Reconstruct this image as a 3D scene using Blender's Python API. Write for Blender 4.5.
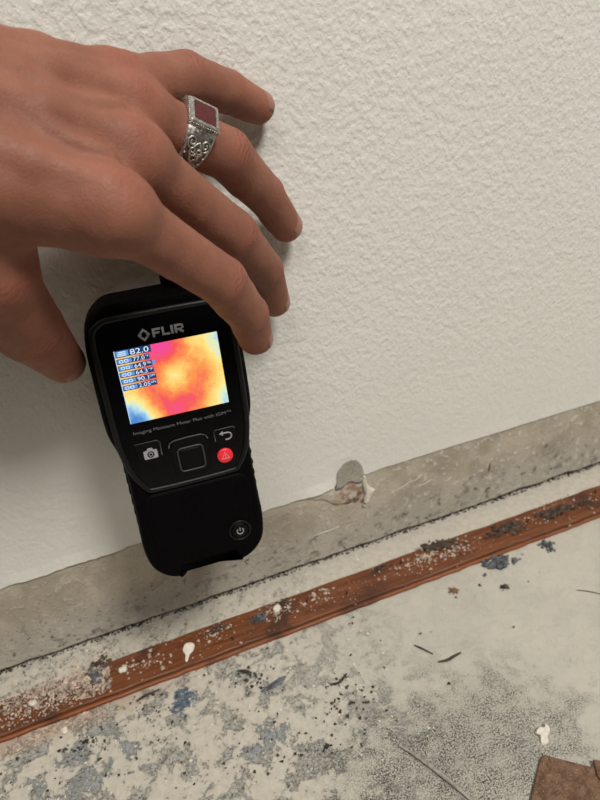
import bpy, bmesh, math, random
import numpy as np
from mathutils import Vector, Matrix

random.seed(7); rng = np.random.default_rng(7)
for o in list(bpy.data.objects): bpy.data.objects.remove(o)
scn = bpy.context.scene
col = scn.collection
MM = 0.001

# ------------------------------------------------------------------ camera
YAW, PITCH, ROLL = (math.radians(a) for a in (17.48, 32.97, -5.85))
CAM = Vector((0.0, -0.330, 0.3784))
fw = Vector((math.sin(YAW)*math.cos(PITCH), math.cos(YAW)*math.cos(PITCH), -math.sin(PITCH)))
r0 = Vector((math.cos(YAW), -math.sin(YAW), 0)); u0 = r0.cross(fw)
rt = math.cos(ROLL)*r0 + math.sin(ROLL)*u0
up = -math.sin(ROLL)*r0 + math.cos(ROLL)*u0
cd = bpy.data.cameras.new('camera'); cam = bpy.data.objects.new('camera', cd); col.objects.link(cam)
cam.matrix_world = Matrix(((rt.x, up.x, -fw.x, CAM.x), (rt.y, up.y, -fw.y, CAM.y), (rt.z, up.z, -fw.z, CAM.z), (0, 0, 0, 1)))
cd.sensor_fit = 'VERTICAL'; cd.sensor_height = 36.0; cd.lens = 28.8
cd.clip_start = 0.01; cd.clip_end = 50
cd.dof.use_dof = True; cd.dof.focus_distance = 0.30; cd.dof.aperture_fstop = 14
scn.camera = cam

# ------------------------------------------------------------------ light
w = bpy.data.worlds.new('world'); scn.world = w; w.use_nodes = True
bg = w.node_tree.nodes['Background']; bg.inputs[0].default_value = (1.0, 0.92, 0.84, 1); bg.inputs[1].default_value = 0.006
def area(name, loc, target, size, energy, color):
    ld = bpy.data.lights.new(name, 'AREA'); ld.shape = 'DISK'; ld.size = size; ld.energy = energy; ld.color = color
    o = bpy.data.objects.new(name, ld); col.objects.link(o); o.location = loc
    o.rotation_euler = (Vector(target) - Vector(loc)).to_track_quat('-Z', 'Y').to_euler()
    return o
area('ceiling_lamp', (0.57, -1.20, 2.06), (0.05, 0.0, 0.25), 0.60, 45, (1.0, 0.965, 0.905))
area('second_ceiling_lamp', (-0.55, -1.30, 2.02), (0.05, 0.0, 0.25), 0.70, 11, (1.0, 0.955, 0.89))
vs = scn.view_settings
vs.view_transform = 'Standard'; vs.look = 'None'; vs.gamma = 1.0; vs.use_curve_mapping = False
vs.exposure = 0.0

# ------------------------------------------------------------------ material helpers
class NT:
    def __init__(s, name):
        s.m = bpy.data.materials.new(name); s.m.use_nodes = True
        s.t = s.m.node_tree; s.b = s.t.nodes['Principled BSDF']
    def n(s, typ, **kw):
        nd = s.t.nodes.new(typ)
        for k, v in kw.items(): setattr(nd, k, v)
        return nd
    def put(s, sock, v):
        if hasattr(v, 'is_output'): s.t.links.new(v, sock)
        elif isinstance(v, (tuple, list)) and len(v) == 3 and sock.type == 'RGBA': sock.default_value = (*v, 1)
        else: sock.default_value = v
    def coord(s, scale=(1, 1, 1), loc=(0, 0, 0)):
        tc = s.n('ShaderNodeTexCoord'); mp = s.n('ShaderNodeMapping')
        s.put(mp.inputs['Vector'], tc.outputs['Object']); mp.inputs['Scale'].default_value = scale; mp.inputs['Location'].default_value = loc
        return mp.outputs[0]
    def noise(s, vec, scale, detail=4, rough=.55, dist=0):
        nd = s.n('ShaderNodeTexNoise'); s.put(nd.inputs['Vector'], vec)
        for k, v in (('Scale', scale), ('Detail', detail), ('Roughness', rough), ('Distortion', dist)): nd.inputs[k].default_value = v
        return nd.outputs['Fac']
    def voro(s, vec, scale, feature='F1', out='Distance'):
        nd = s.n('ShaderNodeTexVoronoi', feature=feature); s.put(nd.inputs['Vector'], vec); nd.inputs['Scale'].default_value = scale
        return nd.outputs[out]
    def ramp(s, v, a, b, lo=0., hi=1.):
        nd = s.n('ShaderNodeMapRange', interpolation_type='SMOOTHSTEP'); s.put(nd.inputs[0], v)
        for i, x in enumerate((a, b, lo, hi)): nd.inputs[i+1].default_value = x
        return nd.outputs[0]
    def math(s, op, a, b=0., clamp=False):
        nd = s.n('ShaderNodeMath', operation=op, use_clamp=clamp); s.put(nd.inputs[0], a); s.put(nd.inputs[1], b); return nd.outputs[0]
    def mix(s, f, a, b):
        nd = s.n('ShaderNodeMix', data_type='RGBA'); s.put(nd.inputs[0], f); s.put(nd.inputs[6], a); s.put(nd.inputs[7], b); return nd.outputs[2]
    def bump(s, h, strength=1., dist=.001, normal=None):
        nd = s.n('ShaderNodeBump'); s.put(nd.inputs['Height'], h); nd.inputs['Strength'].default_value = strength; nd.inputs['Distance'].default_value = dist
        if normal: s.put(nd.inputs['Normal'], normal)
        return nd.outputs[0]
    def sep(s, vec):
        nd = s.n('ShaderNodeSeparateXYZ'); s.put(nd.inputs[0], vec); return nd.outputs
    def dist2(s, vec, p, sx=1., sy=1.):
        """elliptic distance in the XY plane from p, 1 at the given radii"""
        x, y, z = s.sep(vec)
        dx = s.math('DIVIDE', s.math('SUBTRACT', x, p[0]), sx); dy = s.math('DIVIDE', s.math('SUBTRACT', y, p[1]), sy)
        return s.math('SQRT', s.math('ADD', s.math('MULTIPLY', dx, dx), s.math('MULTIPLY', dy, dy)))
    def out(s, color=None, rough=None, normal=None, **kw):
        for k, v in (('Base Color', color), ('Roughness', rough), ('Normal', normal)):
            if v is not None: s.put(s.b.inputs[k], v)
        for k, v in kw.items(): s.put(s.b.inputs[k.replace('_', ' ')], v)
        return s.m
def simple(name, color, rough=.5, nscale=400, namp=.15, bump=.0002, **kw):
    n = NT(name); v = n.coord(); f = n.noise(v, nscale, 4)
    c2 = tuple(x*(1-namp) for x in color); c1 = tuple(min(1, x*(1+namp)) for x in color)
    return n.out(n.mix(n.ramp(f, .3, .7), c2, c1), rough, n.bump(f, .6, bump) if bump else None, **kw)

# ------------------------------------------------------------------ mesh helpers (input in millimetres)
def obj(name, verts, faces, mat, parent=None, smooth=False):
    me = bpy.data.meshes.new(name)
    me.from_pydata([tuple(float(c)*MM for c in v) for v in verts], [], [tuple(int(i) for i in f) for f in faces])
    me.update()
    if smooth: me.polygons.foreach_set('use_smooth', [True]*len(me.polygons))
    o = bpy.data.objects.new(name, me); col.objects.link(o)
    if mat: me.materials.append(mat)
    if parent: o.parent = parent
    return o
def fix_normals(o):
    bm = bmesh.new(); bm.from_mesh(o.data); bmesh.ops.recalc_face_normals(bm, faces=bm.faces); bm.to_mesh(o.data); bm.free(); return o
def tag(o, label=None, cat=None, group=None, kind=None):
    for k, v in (('label', label), ('category', cat), ('group', group), ('kind', kind)):
        if v: o[k] = v
    return o
def empty(name, mw):
    o = bpy.data.objects.new(name, None); o.empty_display_size = .01; col.objects.link(o); o.matrix_world = mw; return o
def catmull(pts, n=6, closed=True):
    P = [np.array(p, float) for p in pts]; out = []; N = len(P)
    for i in range(N if closed else N-1):
        a, b, c, d = (P[(i+k-1) % N] if closed else P[min(max(i+k-1, 0), N-1)] for k in range(4))
        for j in range(n):
            t = j/n
            out.append(.5*((2*b)+(c-a)*t+(2*a-5*b+4*c-d)*t*t+(3*b-a-3*c+d)*t**3))
    if not closed: out.append(P[-1])
    return out
def inset(poly, d):
    P = np.array(poly, float); a = np.roll(P, 1, 0); b = np.roll(P, -1, 0)
    t = b-a; t /= np.linalg.norm(t, axis=1)[:, None]+1e-9
    nrm = np.stack([-t[:, 1], t[:, 0]], 1)           # inward for CCW
    return P+nrm*d
def loft(levels, cap=True):
    """levels: list of (Nx3) rings, same N"""
    V = []; F = []; n = len(levels[0])
    for L in levels: V += [tuple(p) for p in L]
    for k in range(len(levels)-1):
        for i in range(n):
            j = (i+1) % n; F.append((k*n+i, k*n+j, (k+1)*n+j, (k+1)*n+i))
    if cap: F.append(tuple(range(n))[::-1]); F.append(tuple((len(levels)-1)*n+i for i in range(n)))
    return V, F
def plate(poly, z0, z1, bev=.3):
    """a flat slab with a small bevel on its +z edge; poly CCW"""
    P = np.array(poly, float); I = inset(P, bev)
    R = lambda Q, z: np.column_stack([Q, np.full(len(Q), z)])
    return loft([R(P, z0), R(P, z1-bev), R(I, z1)])
def tube(path, r, n=8, closed=False, flat=1.0):
    P = [np.array(p, float) for p in path]; N = len(P); V = []; F = []
    rr = r if hasattr(r, '__len__') else [r]*N
    prev = None
    for i in range(N):
        a = P[i-1] if (i or closed) else P[0]; b = P[(i+1) % N] if (i < N-1 or closed) else P[-1]
        t = b-a; t /= np.linalg.norm(t)+1e-9
        ref = np.array([0, 0, 1.]) if abs(t[2]) < .9 else np.array([0, 1., 0])
        x = np.cross(t, ref); x /= np.linalg.norm(x); y = np.cross(x, t)
        for k in range(n):
            a2 = 2*math.pi*k/n; V.append(P[i]+rr[i]*(math.cos(a2)*x+math.sin(a2)*y*flat))
    m = N if closed else N-1
    for i in range(m):
        for k in range(n):
            F.append((i*n+k, i*n+(k+1) % n, ((i+1) % N)*n+(k+1) % n, ((i+1) % N)*n+k))
    if not closed: F.append(tuple(range(n))); F.append(tuple((N-1)*n+k for k in range(n))[::-1])
    return V, F
def merge(*vf):
    V = []; F = []
    for v, f in vf:
        o = len(V); V += list(v); F += [tuple(i+o for i in q) for q in f]
    return V, F
def box(x0, x1, y0, y1, z0, z1):
    V = [(x, y, z) for x in (x0, x1) for y in (y0, y1) for z in (z0, z1)]
    return V, [(0, 1, 3, 2), (4, 6, 7, 5), (0, 4, 5, 1), (2, 3, 7, 6), (0, 2, 6, 4), (1, 5, 7, 3)]
def prism(poly, z0, z1):
    n = len(poly); V = [(x, y, z0) for x, y in poly]+[(x, y, z1) for x, y in poly]
    F = [tuple(range(n))[::-1], tuple(range(n, 2*n))]+[(i, (i+1) % n, n+(i+1) % n, n+i) for i in range(n)]
    return V, F
def circ(cx, cy, r, n=24, a0=0): return [(cx+r*math.cos(a0+2*math.pi*i/n), cy+r*math.sin(a0+2*math.pi*i/n)) for i in range(n)]
def rrect(cx, cy, w, h, r, n=4):
    P = []
    for sx, sy, a in ((1, -1, -90), (1, 1, 0), (-1, 1, 90), (-1, -1, 180)):
        for i in range(n+1):
            t = math.radians(a+90*i/n); P.append((cx+sx*(w/2-r)+r*math.cos(t), cy+sy*(h/2-r)+r*math.sin(t)))
    return P
def smoothnoise(x, seed, scale):
    r = np.random.default_rng(seed); tab = r.uniform(-1, 1, 4096)
    t = np.asarray(x, float)/scale+1000; i = np.floor(t).astype(int); u = t-i; u = u*u*(3-2*u)
    return tab[i % 4096]*(1-u)+tab[(i+1) % 4096]*u

# ------------------------------------------------------------------ materials of the place
def mat_wall_paint():
    n = NT('textured_white_paint'); v = n.coord()
    vs_ = n.coord(scale=(1.05, 1, .85))
    a = n.noise(vs_, 400, 2, .5); b = n.noise(vs_, 190, 2, .45, .1); c = n.noise(v, 800, 2)
    h = n.math('ADD', n.math('MULTIPLY', n.ramp(a, .40, .66), .7), n.math('ADD', n.math('MULTIPLY', n.ramp(b, .40, .62), .8), n.math('MULTIPLY', c, .10)))
    colr = n.mix(n.noise(v, 14, 3), (.73, .715, .66), (.78, .765, .71))
    x, y, z = n.sep(v); h = n.math('MULTIPLY', h, n.ramp(z, .07, .20, .35, 1.0))
    return n.out(colr, .62, n.bump(h, .36, .0008))
def mat_bare_wall():
    n = NT('bare_drywall_face'); v = n.coord(); x, y, z = n.sep(v)
    f1 = n.noise(v, 30, 5, .6, .5); f2 = n.noise(v, 150, 6, .72, .25); f3 = n.noise(v, 600, 4, .7)
    c = n.mix(n.ramp(f1, .35, .65), (.38, .33, .255), (.53, .47, .375))
    low = n.ramp(z, .048, .026)                                    # where the old skirting sat
    c = n.mix(n.math('MULTIPLY', low, .5), c, (.50, .48, .43))
    right = n.ramp(x, .10, .19)
    pale = n.math('MULTIPLY', n.ramp(f2, .53, .60), n.math('ADD', n.math('MULTIPLY', right, .45), .35))
    c = n.mix(pale, c, (.68, .64, .56))
    f4 = n.noise(v, 75, 7, .75, .4)
    sm = n.math('MULTIPLY', n.ramp(f4, .46, .38), n.math('ADD', n.math('MULTIPLY', low, .55), .22))
    c = n.mix(sm, c, (.20, .18, .145))
    spots = n.math('MULTIPLY', n.ramp(f2, .43, .37), n.math('ADD', n.math('MULTIPLY', low, .75), .15))
    c = n.mix(spots, c, (.10, .09, .075))
    c = n.mix(n.ramp(f3, .60, .74, 0, .4), c, (.25, .22, .175))
    h = n.math('ADD', n.math('MULTIPLY', n.ramp(f2, .5, .62), .6), n.math('MULTIPLY', f3, .5))
    return n.out(c, .8, n.bump(h, .6, .0009))
def mat_floor():
    n = NT('scraped_concrete'); v = n.coord(); x, y, z = n.sep(v)
    g1 = n.noise(v, 11, 5, .6, .6); g2 = n.noise(v, 55, 8, .72, .3); g3 = n.noise(v, 190, 6, .7, .3); fine = n.noise(v, 950, 3, .8); mid = n.noise(v, 520, 3, .7)
    base = n.mix(n.ramp(g1, .3, .7), (.415, .40, .35), (.51, .485, .41))
    left = n.ramp(x, .16, .02)                                     # flaky end of the slab
    cream = n.math('MULTIPLY', n.ramp(g2, .445, .49), n.math('ADD', n.math('MULTIPLY', left, .8), .2))
    cream = n.math('MAXIMUM', cream, n.ramp(y, -.032, -.022, 0, .85))
    grey = n.mix(n.ramp(g3, .4, .6), (.32, .315, .285), (.45, .435, .39))
    c = n.mix(n.math('MULTIPLY', left, .75), base, grey)
    blue = n.math('MULTIPLY', n.ramp(n.dist2(v, (-.075, -.085), .05, .024), 1.25, .55), n.ramp(g2, .56, .42))
    c = n.mix(n.math('MULTIPLY', blue, .9), c, n.mix(n.ramp(mid, .4, .6), (.25, .265, .265), (.37, .385, .38)))
    blue2 = n.math('MULTIPLY', n.ramp(n.dist2(v, (.03, -.112), .03, .012), 1.3, .5), n.ramp(g2, .6, .45))
    c = n.mix(n.math('MULTIPLY', blue2, .7), c, (.25, .28, .305))
    c = n.mix(cream, c, n.mix(n.ramp(g3, .35, .65), (.475, .44, .365), (.57, .53, .45)))
    rim = n.math('MULTIPLY', n.math('MULTIPLY', n.ramp(g2, .395, .43), n.ramp(g2, .468, .442)), n.ramp(mid, .46, .56))
    c = n.mix(n.math('MULTIPLY', rim, n.math('ADD', n.math('MULTIPLY', left, .8), .08)), c, (.11, .105, .09))
    # gritty worn zone
    zone = n.math('MULTIPLY', n.ramp(n.math('ADD', n.dist2(v, (.118, -.176), .098, .066), n.math('MULTIPLY', n.math('SUBTRACT', g2, .5), 1.8)), 1.15, .45), 1.)
    grit = n.math('MULTIPLY', n.ramp(fine, .44, .56), n.ramp(n.noise(v, 80, 4, .7, .5), .36, .60, .45, 1.0))
    c = n.mix(n.math('MULTIPLY', zone, n.math('MULTIPLY', grit, 1.0)), c, (.045, .042, .036))
    c = n.mix(n.math('MULTIPLY', n.math('MULTIPLY', left, n.ramp(fine, .52, .62)), n.ramp(g2, .47, .40, 0, .8)), c, (.06, .06, .055))
    # scattered dark flecks
    fl = n.math('MULTIPLY', n.ramp(g3, .40, .36), n.math('ADD', n.math('MULTIPLY', left, .85), .05))
    c = n.mix(fl, c, (.085, .08, .07))
    # rust brown seepage beside the strip
    rust = n.math('MULTIPLY', n.ramp(n.math('ABSOLUTE', n.math('ADD', y, .054)), .011, .001), n.ramp(x, .02, -.08))
    c = n.mix(n.math('MULTIPLY', rust, .5), c, (.36, .22, .14))
    # dark blue paint spot
    spot = n.math('MULTIPLY', n.ramp(n.math('ADD', n.dist2(v, (-.0165, -.0685), .0085, .0090), n.math('MULTIPLY', n.math('SUBTRACT', g3, .5), 3.2)), 1.0, .75), .92)
    c = n.mix(spot, c, n.mix(n.ramp(mid, .4, .6), (.035, .06, .10), (.10, .15, .21)))
    h = n.math('ADD', n.math('MULTIPLY', cream, .7), n.math('ADD', n.math('MULTIPLY', mid, .35), n.math('MULTIPLY', n.math('MULTIPLY', fine, zone), -.5)))
    return n.out(c, .75, n.bump(h, .7, .0010))
def mat_wood(name, a, b, dark):
    n = NT(name); v = n.coord(scale=(.06, 1, 1)); u = n.coord()
    g = n.noise(v, 520, 5, .65, .4); s = n.noise(u, 26, 4, .6, .4); k = n.noise(u, 160, 5, .7)
    c = n.mix(n.ramp(g, .32, .68), a, b)
    c = n.mix(n.ramp(s, .55, .68, 0, .7), c, dark)
    c = n.mix(n.ramp(k, .60, .72, 0, .35), c, (.30, .16, .10))
    return n.out(c, n.ramp(s, .4, .7, .45, .75), n.bump(g, .5, .0006))

M_paint = mat_wall_paint(); M_bare = mat_bare_wall(); M_floor = mat_floor()
M_wood = mat_wood('wet_plywood', (.100, .028, .009), (.20, .064, .020), (.030, .013, .008))
M_edge = mat_wood('plywood_edge', (.19, .058, .017), (.30, .096, .029), (.06, .02, .01))
M_dark = simple('dark_debris_and_gap_shade', (.060, .047, .038), .95, 350, .6, .0008)
M_slate = simple('blue_grey_debris', (.12, .125, .14), .95, 300, .55, .0008)
def mat_debris(name, a, b, c_):
    n = NT(name); v = n.coord(); f = n.noise(v, 260, 5, .7); g = n.noise(v, 900, 3, .7)
    k = n.mix(n.ramp(f, .38, .62), a, b); k = n.mix(n.ramp(g, .60, .68, 0, .8), k, c_)
    return n.out(k, .95, n.bump(g, .8, .0012))
M_soot = mat_debris('sooty_debris', (.030, .024, .020), (.125, .080, .055), (.36, .28, .22))
M_fluff = mat_debris('blue_grey_fluff', (.045, .050, .060), (.16, .165, .175), (.34, .33, .31))
M_plast = simple('plaster_crumb', (.47, .375, .30), .9, 260, .45)
M_plast2 = simple('pale_plaster_chip', (.72, .67, .57), .85, 500, .12)
M_brownc = simple('brown_crumb', (.22, .11, .06), .9, 500, .3)
M_paper = simple('torn_grey_paper', (.40, .37, .315), .9, 420, .18)
def mat_backing():
    n = NT('torn_brown_paper'); v = n.coord(); f = n.noise(v, 120, 5, .7, .4); x, y, z = n.sep(v)
    near = n.ramp(n.math('ABSOLUTE', n.math('SUBTRACT', x, .134)), .020, .004)
    c = n.mix(n.ramp(f, .40, .62), (.50, .445, .36), (.60, .55, .46))
    c = n.mix(n.math('MULTIPLY', near, n.ramp(f, .58, .44)), c, (.34, .215, .155))
    return n.out(c, .9, n.bump(f, .8, .0012))
M_paper2 = mat_backing()
M_cavity = simple('dark_cavity', (.05, .04, .032), .95, 90, .3)
M_nail = simple('rusty_nail', (.045, .035, .03), .6, 700, .4)

# ------------------------------------------------------------------ setting
X0, X1 = -900, 1300
fv = [(X0, 60, 0), (X1, 60, 0), (X1, -700, 0), (X0, -700, 0), (X0, 60, -40), (X1, 60, -40), (X1, -700, -40), (X0, -700, -40)]
tag(obj('floor', fv, [(3, 2, 1, 0), (4, 5, 6, 7), (0, 1, 5, 4), (1, 2, 6, 5), (2, 3, 7, 6), (3, 0, 4, 7)], M_floor), kind='structure')

# bare wall board, hanging a few millimetres above the slab, its lower edge uneven
xs = np.concatenate([np.arange(X0, -180, 30), np.arange(-180, 420, 2.0), np.arange(420, X1+1, 30)])
zb = 5.4+1.0*smoothnoise(xs, 3, 22)+.5*smoothnoise(xs, 4, 5)
V = []; F = []
for x, z in zip(xs, zb):
    V += [(x, 0, 900), (x, 0, z+1.5), (x, .9, z), (x, 12.7, z), (x, 12.7, 900)]
for i in range(len(xs)-1):
    for k in range(5):
        a, b = i*5+k, i*5+(k+1) % 5; F.append((a, b, b+5, a+5))
wall = tag(fix_normals(obj('wall_back', V, F, M_bare)), kind='structure')
V, F = box(X0, X1, 14, 58, 0.2, 40); obj('sole_plate', V, F, M_cavity, wall)

# painted, textured skin with its torn lower edge
ez = 75.5+1.6*smoothnoise(xs, 11, 55)+.8*smoothnoise(xs, 12, 11)+.45*smoothnoise(xs, 13, 3.5)
ez += np.interp(xs, [-140, -105, -58, -16, 40, 68, 97, 123, 150, 210, 360], [0, .6, 3, 3.2, 0, -2.5, -1.8, -1.5, 1, 1.4, -.5])
calm = np.clip((xs-150)/20, 0, 1); ez = ez*(1-calm)+calm*(76.4+.35*smoothnoise(xs, 14, 25)+np.interp(xs, [150, 360], [.3, -1.3]))
tear = [(123, 73.5), (125.5, 81), (127.5, 88), (130.5, 92), (135, 93.2), (139, 90), (142, 84), (145.2, 77.5), (147, 76)]
m = (xs > 123) & (xs < 147); ez[m] = np.interp(xs[m], [t[0] for t in tear], [t[1] for t in tear])
lift = .25+.5*np.clip(smoothnoise(xs, 21, 18), 0, 1)+1.7*np.exp(-((xs-112)/14)**2)+.9*np.exp(-((xs+50)/40)**2)
V = []; F = []
for x, z, l in zip(xs, ez, lift):
    V += [(x, -.6, 900), (x, -.6, z+25), (x, -.6-l*.25, z+9), (x, -.7-l, z+.5), (x, -.55-l*.9, z), (x, -.02, z+.9), (x, -.02, z+25), (x, -.02, 900)]
for i in range(len(xs)-1):
    for k in range(8):
        a, b = i*8+k, i*8+(k+1) % 8; F.append((a, b, b+8, a+8))
skin_layer = fix_normals(obj('paint_layer', V, F, M_paint, wall, smooth=False))
tag(skin_layer, label='white knockdown textured paint layer with a torn lower edge')

# torn paper around the hole: exposed brown paper, a curled grey tongue, a white gypsum lump
def sheet(fn, nu, nv, thick):
    A = [[np.array(fn(i/(nu-1), j/(nv-1)), float) for j in range(nv)] for i in range(nu)]
    V = [A[i][j] for i in range(nu) for j in range(nv)]; N = []
    for i in range(nu):
        for j in range(nv):
            du = A[min(i+1, nu-1)][j]-A[max(i-1, 0)][j]; dv = A[i][min(j+1, nv-1)]-A[i][max(j-1, 0)]
            q = np.cross(du, dv); N.append(q/(np.linalg.norm(q)+1e-9))
    n = len(V); V = V+[v-thick*q for v, q in zip(V, N)]; F = []
    I = lambda i, j: i*nv+j
    for i in range(nu-1):
        for j in range(nv-1):
            F.append((I(i, j), I(i+1, j), I(i+1, j+1), I(i, j+1))); F.append((n+I(i, j), n+I(i, j+1), n+I(i+1, j+1), n+I(i+1, j)))
    ring = [I(i, 0) for i in range(nu)]+[I(nu-1, j) for j in range(1, nv)]+[I(i, nv-1) for i in range(nu-2, -1, -1)]+[I(0, j) for j in range(nv-2, 0, -1)]
    for a, b in zip(ring, ring[1:]+ring[:1]): F.append((a, n+a, n+b, b))
    return V, F
def tongue(u, v):
    wd = 12.5*(1-v**2.4)**.5+.6
    return (134.2+1.2*v+(u-.5)*2*wd*.82+.5*math.sin(7*v+5*u), -1.0-3.4*v**1.8-1.3*(2*u-1)**2*(1-v), 72+24.5*v-1.5*math.sin(9*u)*(1-v))
def lump(c, r, seed, sub=2, amp=.35, squash=(1, 1, 1)):
    bm = bmesh.new(); bmesh.ops.create_icosphere(bm, subdivisions=sub, radius=1); g = np.random.default_rng(seed)
    d = g.normal(size=(5, 3)); d /= np.linalg.norm(d, axis=1)[:, None]; am = g.uniform(-1, 1, 5); fr = g.uniform(1.5, 4, 5)
    V = []
    for q in bm.verts:
        p = np.array(q.co); k = 1+amp*sum(a*math.sin(f*float(p@e)+a*9) for a, e, f in zip(am, d, fr))/2.2+g.uniform(-.5, .5)*amp*.4
        V.append(np.array(c)+p*k*r*np.array(squash))
    F = [tuple(x.index for x in f.verts) for f in bm.faces]; bm.free(); return V, F
o = fix_normals(obj('torn_paper', *sheet(tongue, 11, 14, .35), M_paper, wall, smooth=True)); o['label'] = 'curled grey tongue of torn drywall paper'
def bruise(u, v):
    x = 98+50*u; z = 73-v*(3+17*math.sin(math.pi*u**1.7)**1.2)
    return (x, -.10-.35*math.sin(math.pi*v)*math.sin(math.pi*u)-.15*math.sin(31*u+17*v)*(1-v), z+.8*math.sin(23*u))
fix_normals(obj('torn_backing_paper', *sheet(bruise, 26, 9, .3), M_paper2, wall, smooth=True))
def on_wall(poly, y0, y1, bev, seed):
    g = np.random.default_rng(seed); V, F = plate(poly, 0, y1-y0, bev); return [(v[0], -y0-v[2]-g.uniform(-.25, .25), v[1]) for v in V], F
fix_normals(obj('gypsum_shard', *on_wall(catmull([(145, 50), (149, 49.5), (151, 55), (154.5, 59), (151.5, 62), (148.5, 67), (147, 75), (145.2, 75), (145, 66), (146.5, 58)], 2), -.2, 2.6, 1.0, 4), M_plast2, wall))
obj('gypsum_lump', *merge(lump((139.5, -.8, 56), 2.6, 8, 1, .9, (1.2, .5, 1)), lump((143, -.8, 61), 2.0, 9, 1, .9, (1.2, .5, 1)), lump((144.5, -.8, 52), 1.8, 12, 1, .9, (1, .5, 1))), M_brownc, wall)
obj('gypsum_lump', *merge(lump((136, -.8, 60), 2.0, 18, 1, .9, (1.4, .5, 1)), lump((146, -.8, 47), 1.8, 19, 1, .9, (1.2, .5, 1))), M_paper, wall)
# gouges in the bare board
for (x, z, l, a) in ((256, 42, 9, 80), (257, 50, 4, 15), (198, 48, 14, 12), (178, 52, 22, 18), (190, 55, 12, 20), (219, 44, 6, 30), (120, 33, 46, 3), (310, 45, 5, 60)):
    t = math.radians(a); P = [(x+(k-2.5)*l/5*math.cos(t), -.05, z+(k-2.5)*l/5*math.sin(t)+.5*math.sin(k*2.1)) for k in range(6)]
    obj('gouge', *tube(P, [.12, .5, .7, .6, .5, .12], 6, flat=.8), M_dark if a > 50 else M_paper2, wall, smooth=True)

# ------------------------------------------------------------------ tack strip: two plies, nails
ts = empty('tack_strip', Matrix.Translation((0, -.037, 0)))
tag(ts, 'reddish brown wooden carpet tack strip on the floor along the wall', 'tack strip')
def ply(name, y0, y1, z0, z1, mat, seed):
    xx = np.concatenate([np.arange(-800, -170, 40), np.arange(-170, 410, 3.0), np.arange(410, 1101, 40)]); V = []; F = []
    e0 = .35*smoothnoise(xx, seed, 9)+.25*smoothnoise(xx, seed+1, 3); e1 = .5*smoothnoise(xx, seed+2, 14)
    for x, a, b in zip(xx, e0, e1):
        V += [(x, y0+a, z0), (x, y0+a-.1, z1-.5), (x, y0+a+.5, z1), (x, y1+b-.4, z1), (x, y1+b, z1-.5), (x, y1+b, z0)]
    n = len(xx)
    for i in range(n-1):
        for k in range(6):
            a, b = i*6+k, i*6+(k+1) % 6; F.append((a, b, b+6, a+6))
    F += [tuple(range(6)), tuple((n-1)*6+k for k in range(6))]
    return fix_normals(obj(name, V, F, mat, ts))
ply('ply', -13.3, 12.4, .1, 3.1, M_edge, 40)
ply('ply', -12.0, 12.8, 3.5, 6.6, M_wood, 50)
obj('glue_line', *box(-800, 1100, -11.6, 12, 3.0, 3.6), M_dark, ts)
for (x, y) in ((-38, 3), (-92, -5), (25, -6), (70, 10.5), (83, 3), (112, -3), (160, 6), (205, -5), (251, 5), (299, -3), (340, 6)):
    h = 2.2+random.random()*1.6; lean = random.uniform(-1, 1)
    obj('nail', *tube([(x, y, 5.8), (x+.3*lean, y+.2, 6.6+h*.5), (x+.9*lean, y+.5, 6.6+h)], [.75, .7, .25], 8), M_nail, ts, smooth=True)

# ------------------------------------------------------------------ debris
def crumbs(name, items, mat, label, cat):
    """many tiny crumbs, one object; items: (x, y, z, r)"""
    base = np.array([(1, 0, 0), (-1, 0, 0), (0, 1, 0), (0, -1, 0), (0, 0, 1), (0, 0, -1)], float)
    tri = np.array([(0, 2, 4), (2, 1, 4), (1, 3, 4), (3, 0, 4), (2, 0, 5), (1, 2, 5), (3, 1, 5), (0, 3, 5)])
    V = []; F = []
    for i, (x, y, z, r) in enumerate(items):
        q = base*rng.uniform(.55, 1.25, (6, 1))+rng.normal(0, .18, (6, 3)); a = rng.uniform(0, 6.28)
        R2 = np.array([[math.cos(a), -math.sin(a), 0], [math.sin(a), math.cos(a), 0], [0, 0, .75]])
        V.append((q@R2.T)*r+np.array([x, y, z+.55*r])); F.append(tri+6*i)
    V = np.concatenate(V); F = np.concatenate(F)
    o = obj(name, V, F, mat); tag(o, label, cat, kind='stuff'); return o
it = []
for _ in range(3600):                                      # heap burying the left end of the strip
    x = -58-abs(rng.normal(0, 44)); y = rng.normal(-31, 8)
    if y < -48.5 and rng.random() < .75: y += 9
    if y > -25 and rng.random() < .3: y -= 6
    top = 6.6 if -49 < y < -25 else 0.0
    hz = max(0, 3.0*math.exp(-((y+34)/8)**2)*min(1, max(0, (-58-x)/35)))
    it.append((x, y, top+hz*rng.random(), abs(rng.normal(.35, .38))+.2))
for _ in range(420): it.append((rng.uniform(-62, 380), rng.normal(-36, 6.5), 6.6, abs(rng.normal(.35, .3))+.15))
for cx, cy, n_, s in ((-38, -36, 60, 9), (15, -33, 45, 8), (62, -32, 70, 7), (92, -34, 40, 9), (175, -34, 130, 12), (190, -30, 70, 7), (205, -36, 70, 7), (300, -33, 45, 14)):
    for _ in range(n_):
        y = min(-25.5, max(-48, rng.normal(cy, 4))); it.append((rng.normal(cx, s), y, 6.6, abs(rng.normal(.6, .45))+.2))
it = [(x, y, (6.6 if -49.2 < y < -24.8 and z < .1 else z), r) for x, y, z, r in it]
for _ in range(420): it.append((-60-abs(rng.normal(0, 40)), min(-51.5, rng.normal(-55, 4)), 0, abs(rng.normal(.5, .45))+.2))
crumbs('plaster_crumbs', it, M_plast, 'pinkish beige plaster crumbs scattered along the tack strip', 'crumbs')
it = []
for _ in range(420): it.append((rng.uniform(-130, 120), rng.uniform(-150, -54), 0, abs(rng.normal(.35, .3))+.15))
for _ in range(90): it.append((rng.uniform(60, 330), rng.uniform(-200, -54), 0, abs(rng.normal(.3, .25))+.15))
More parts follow.
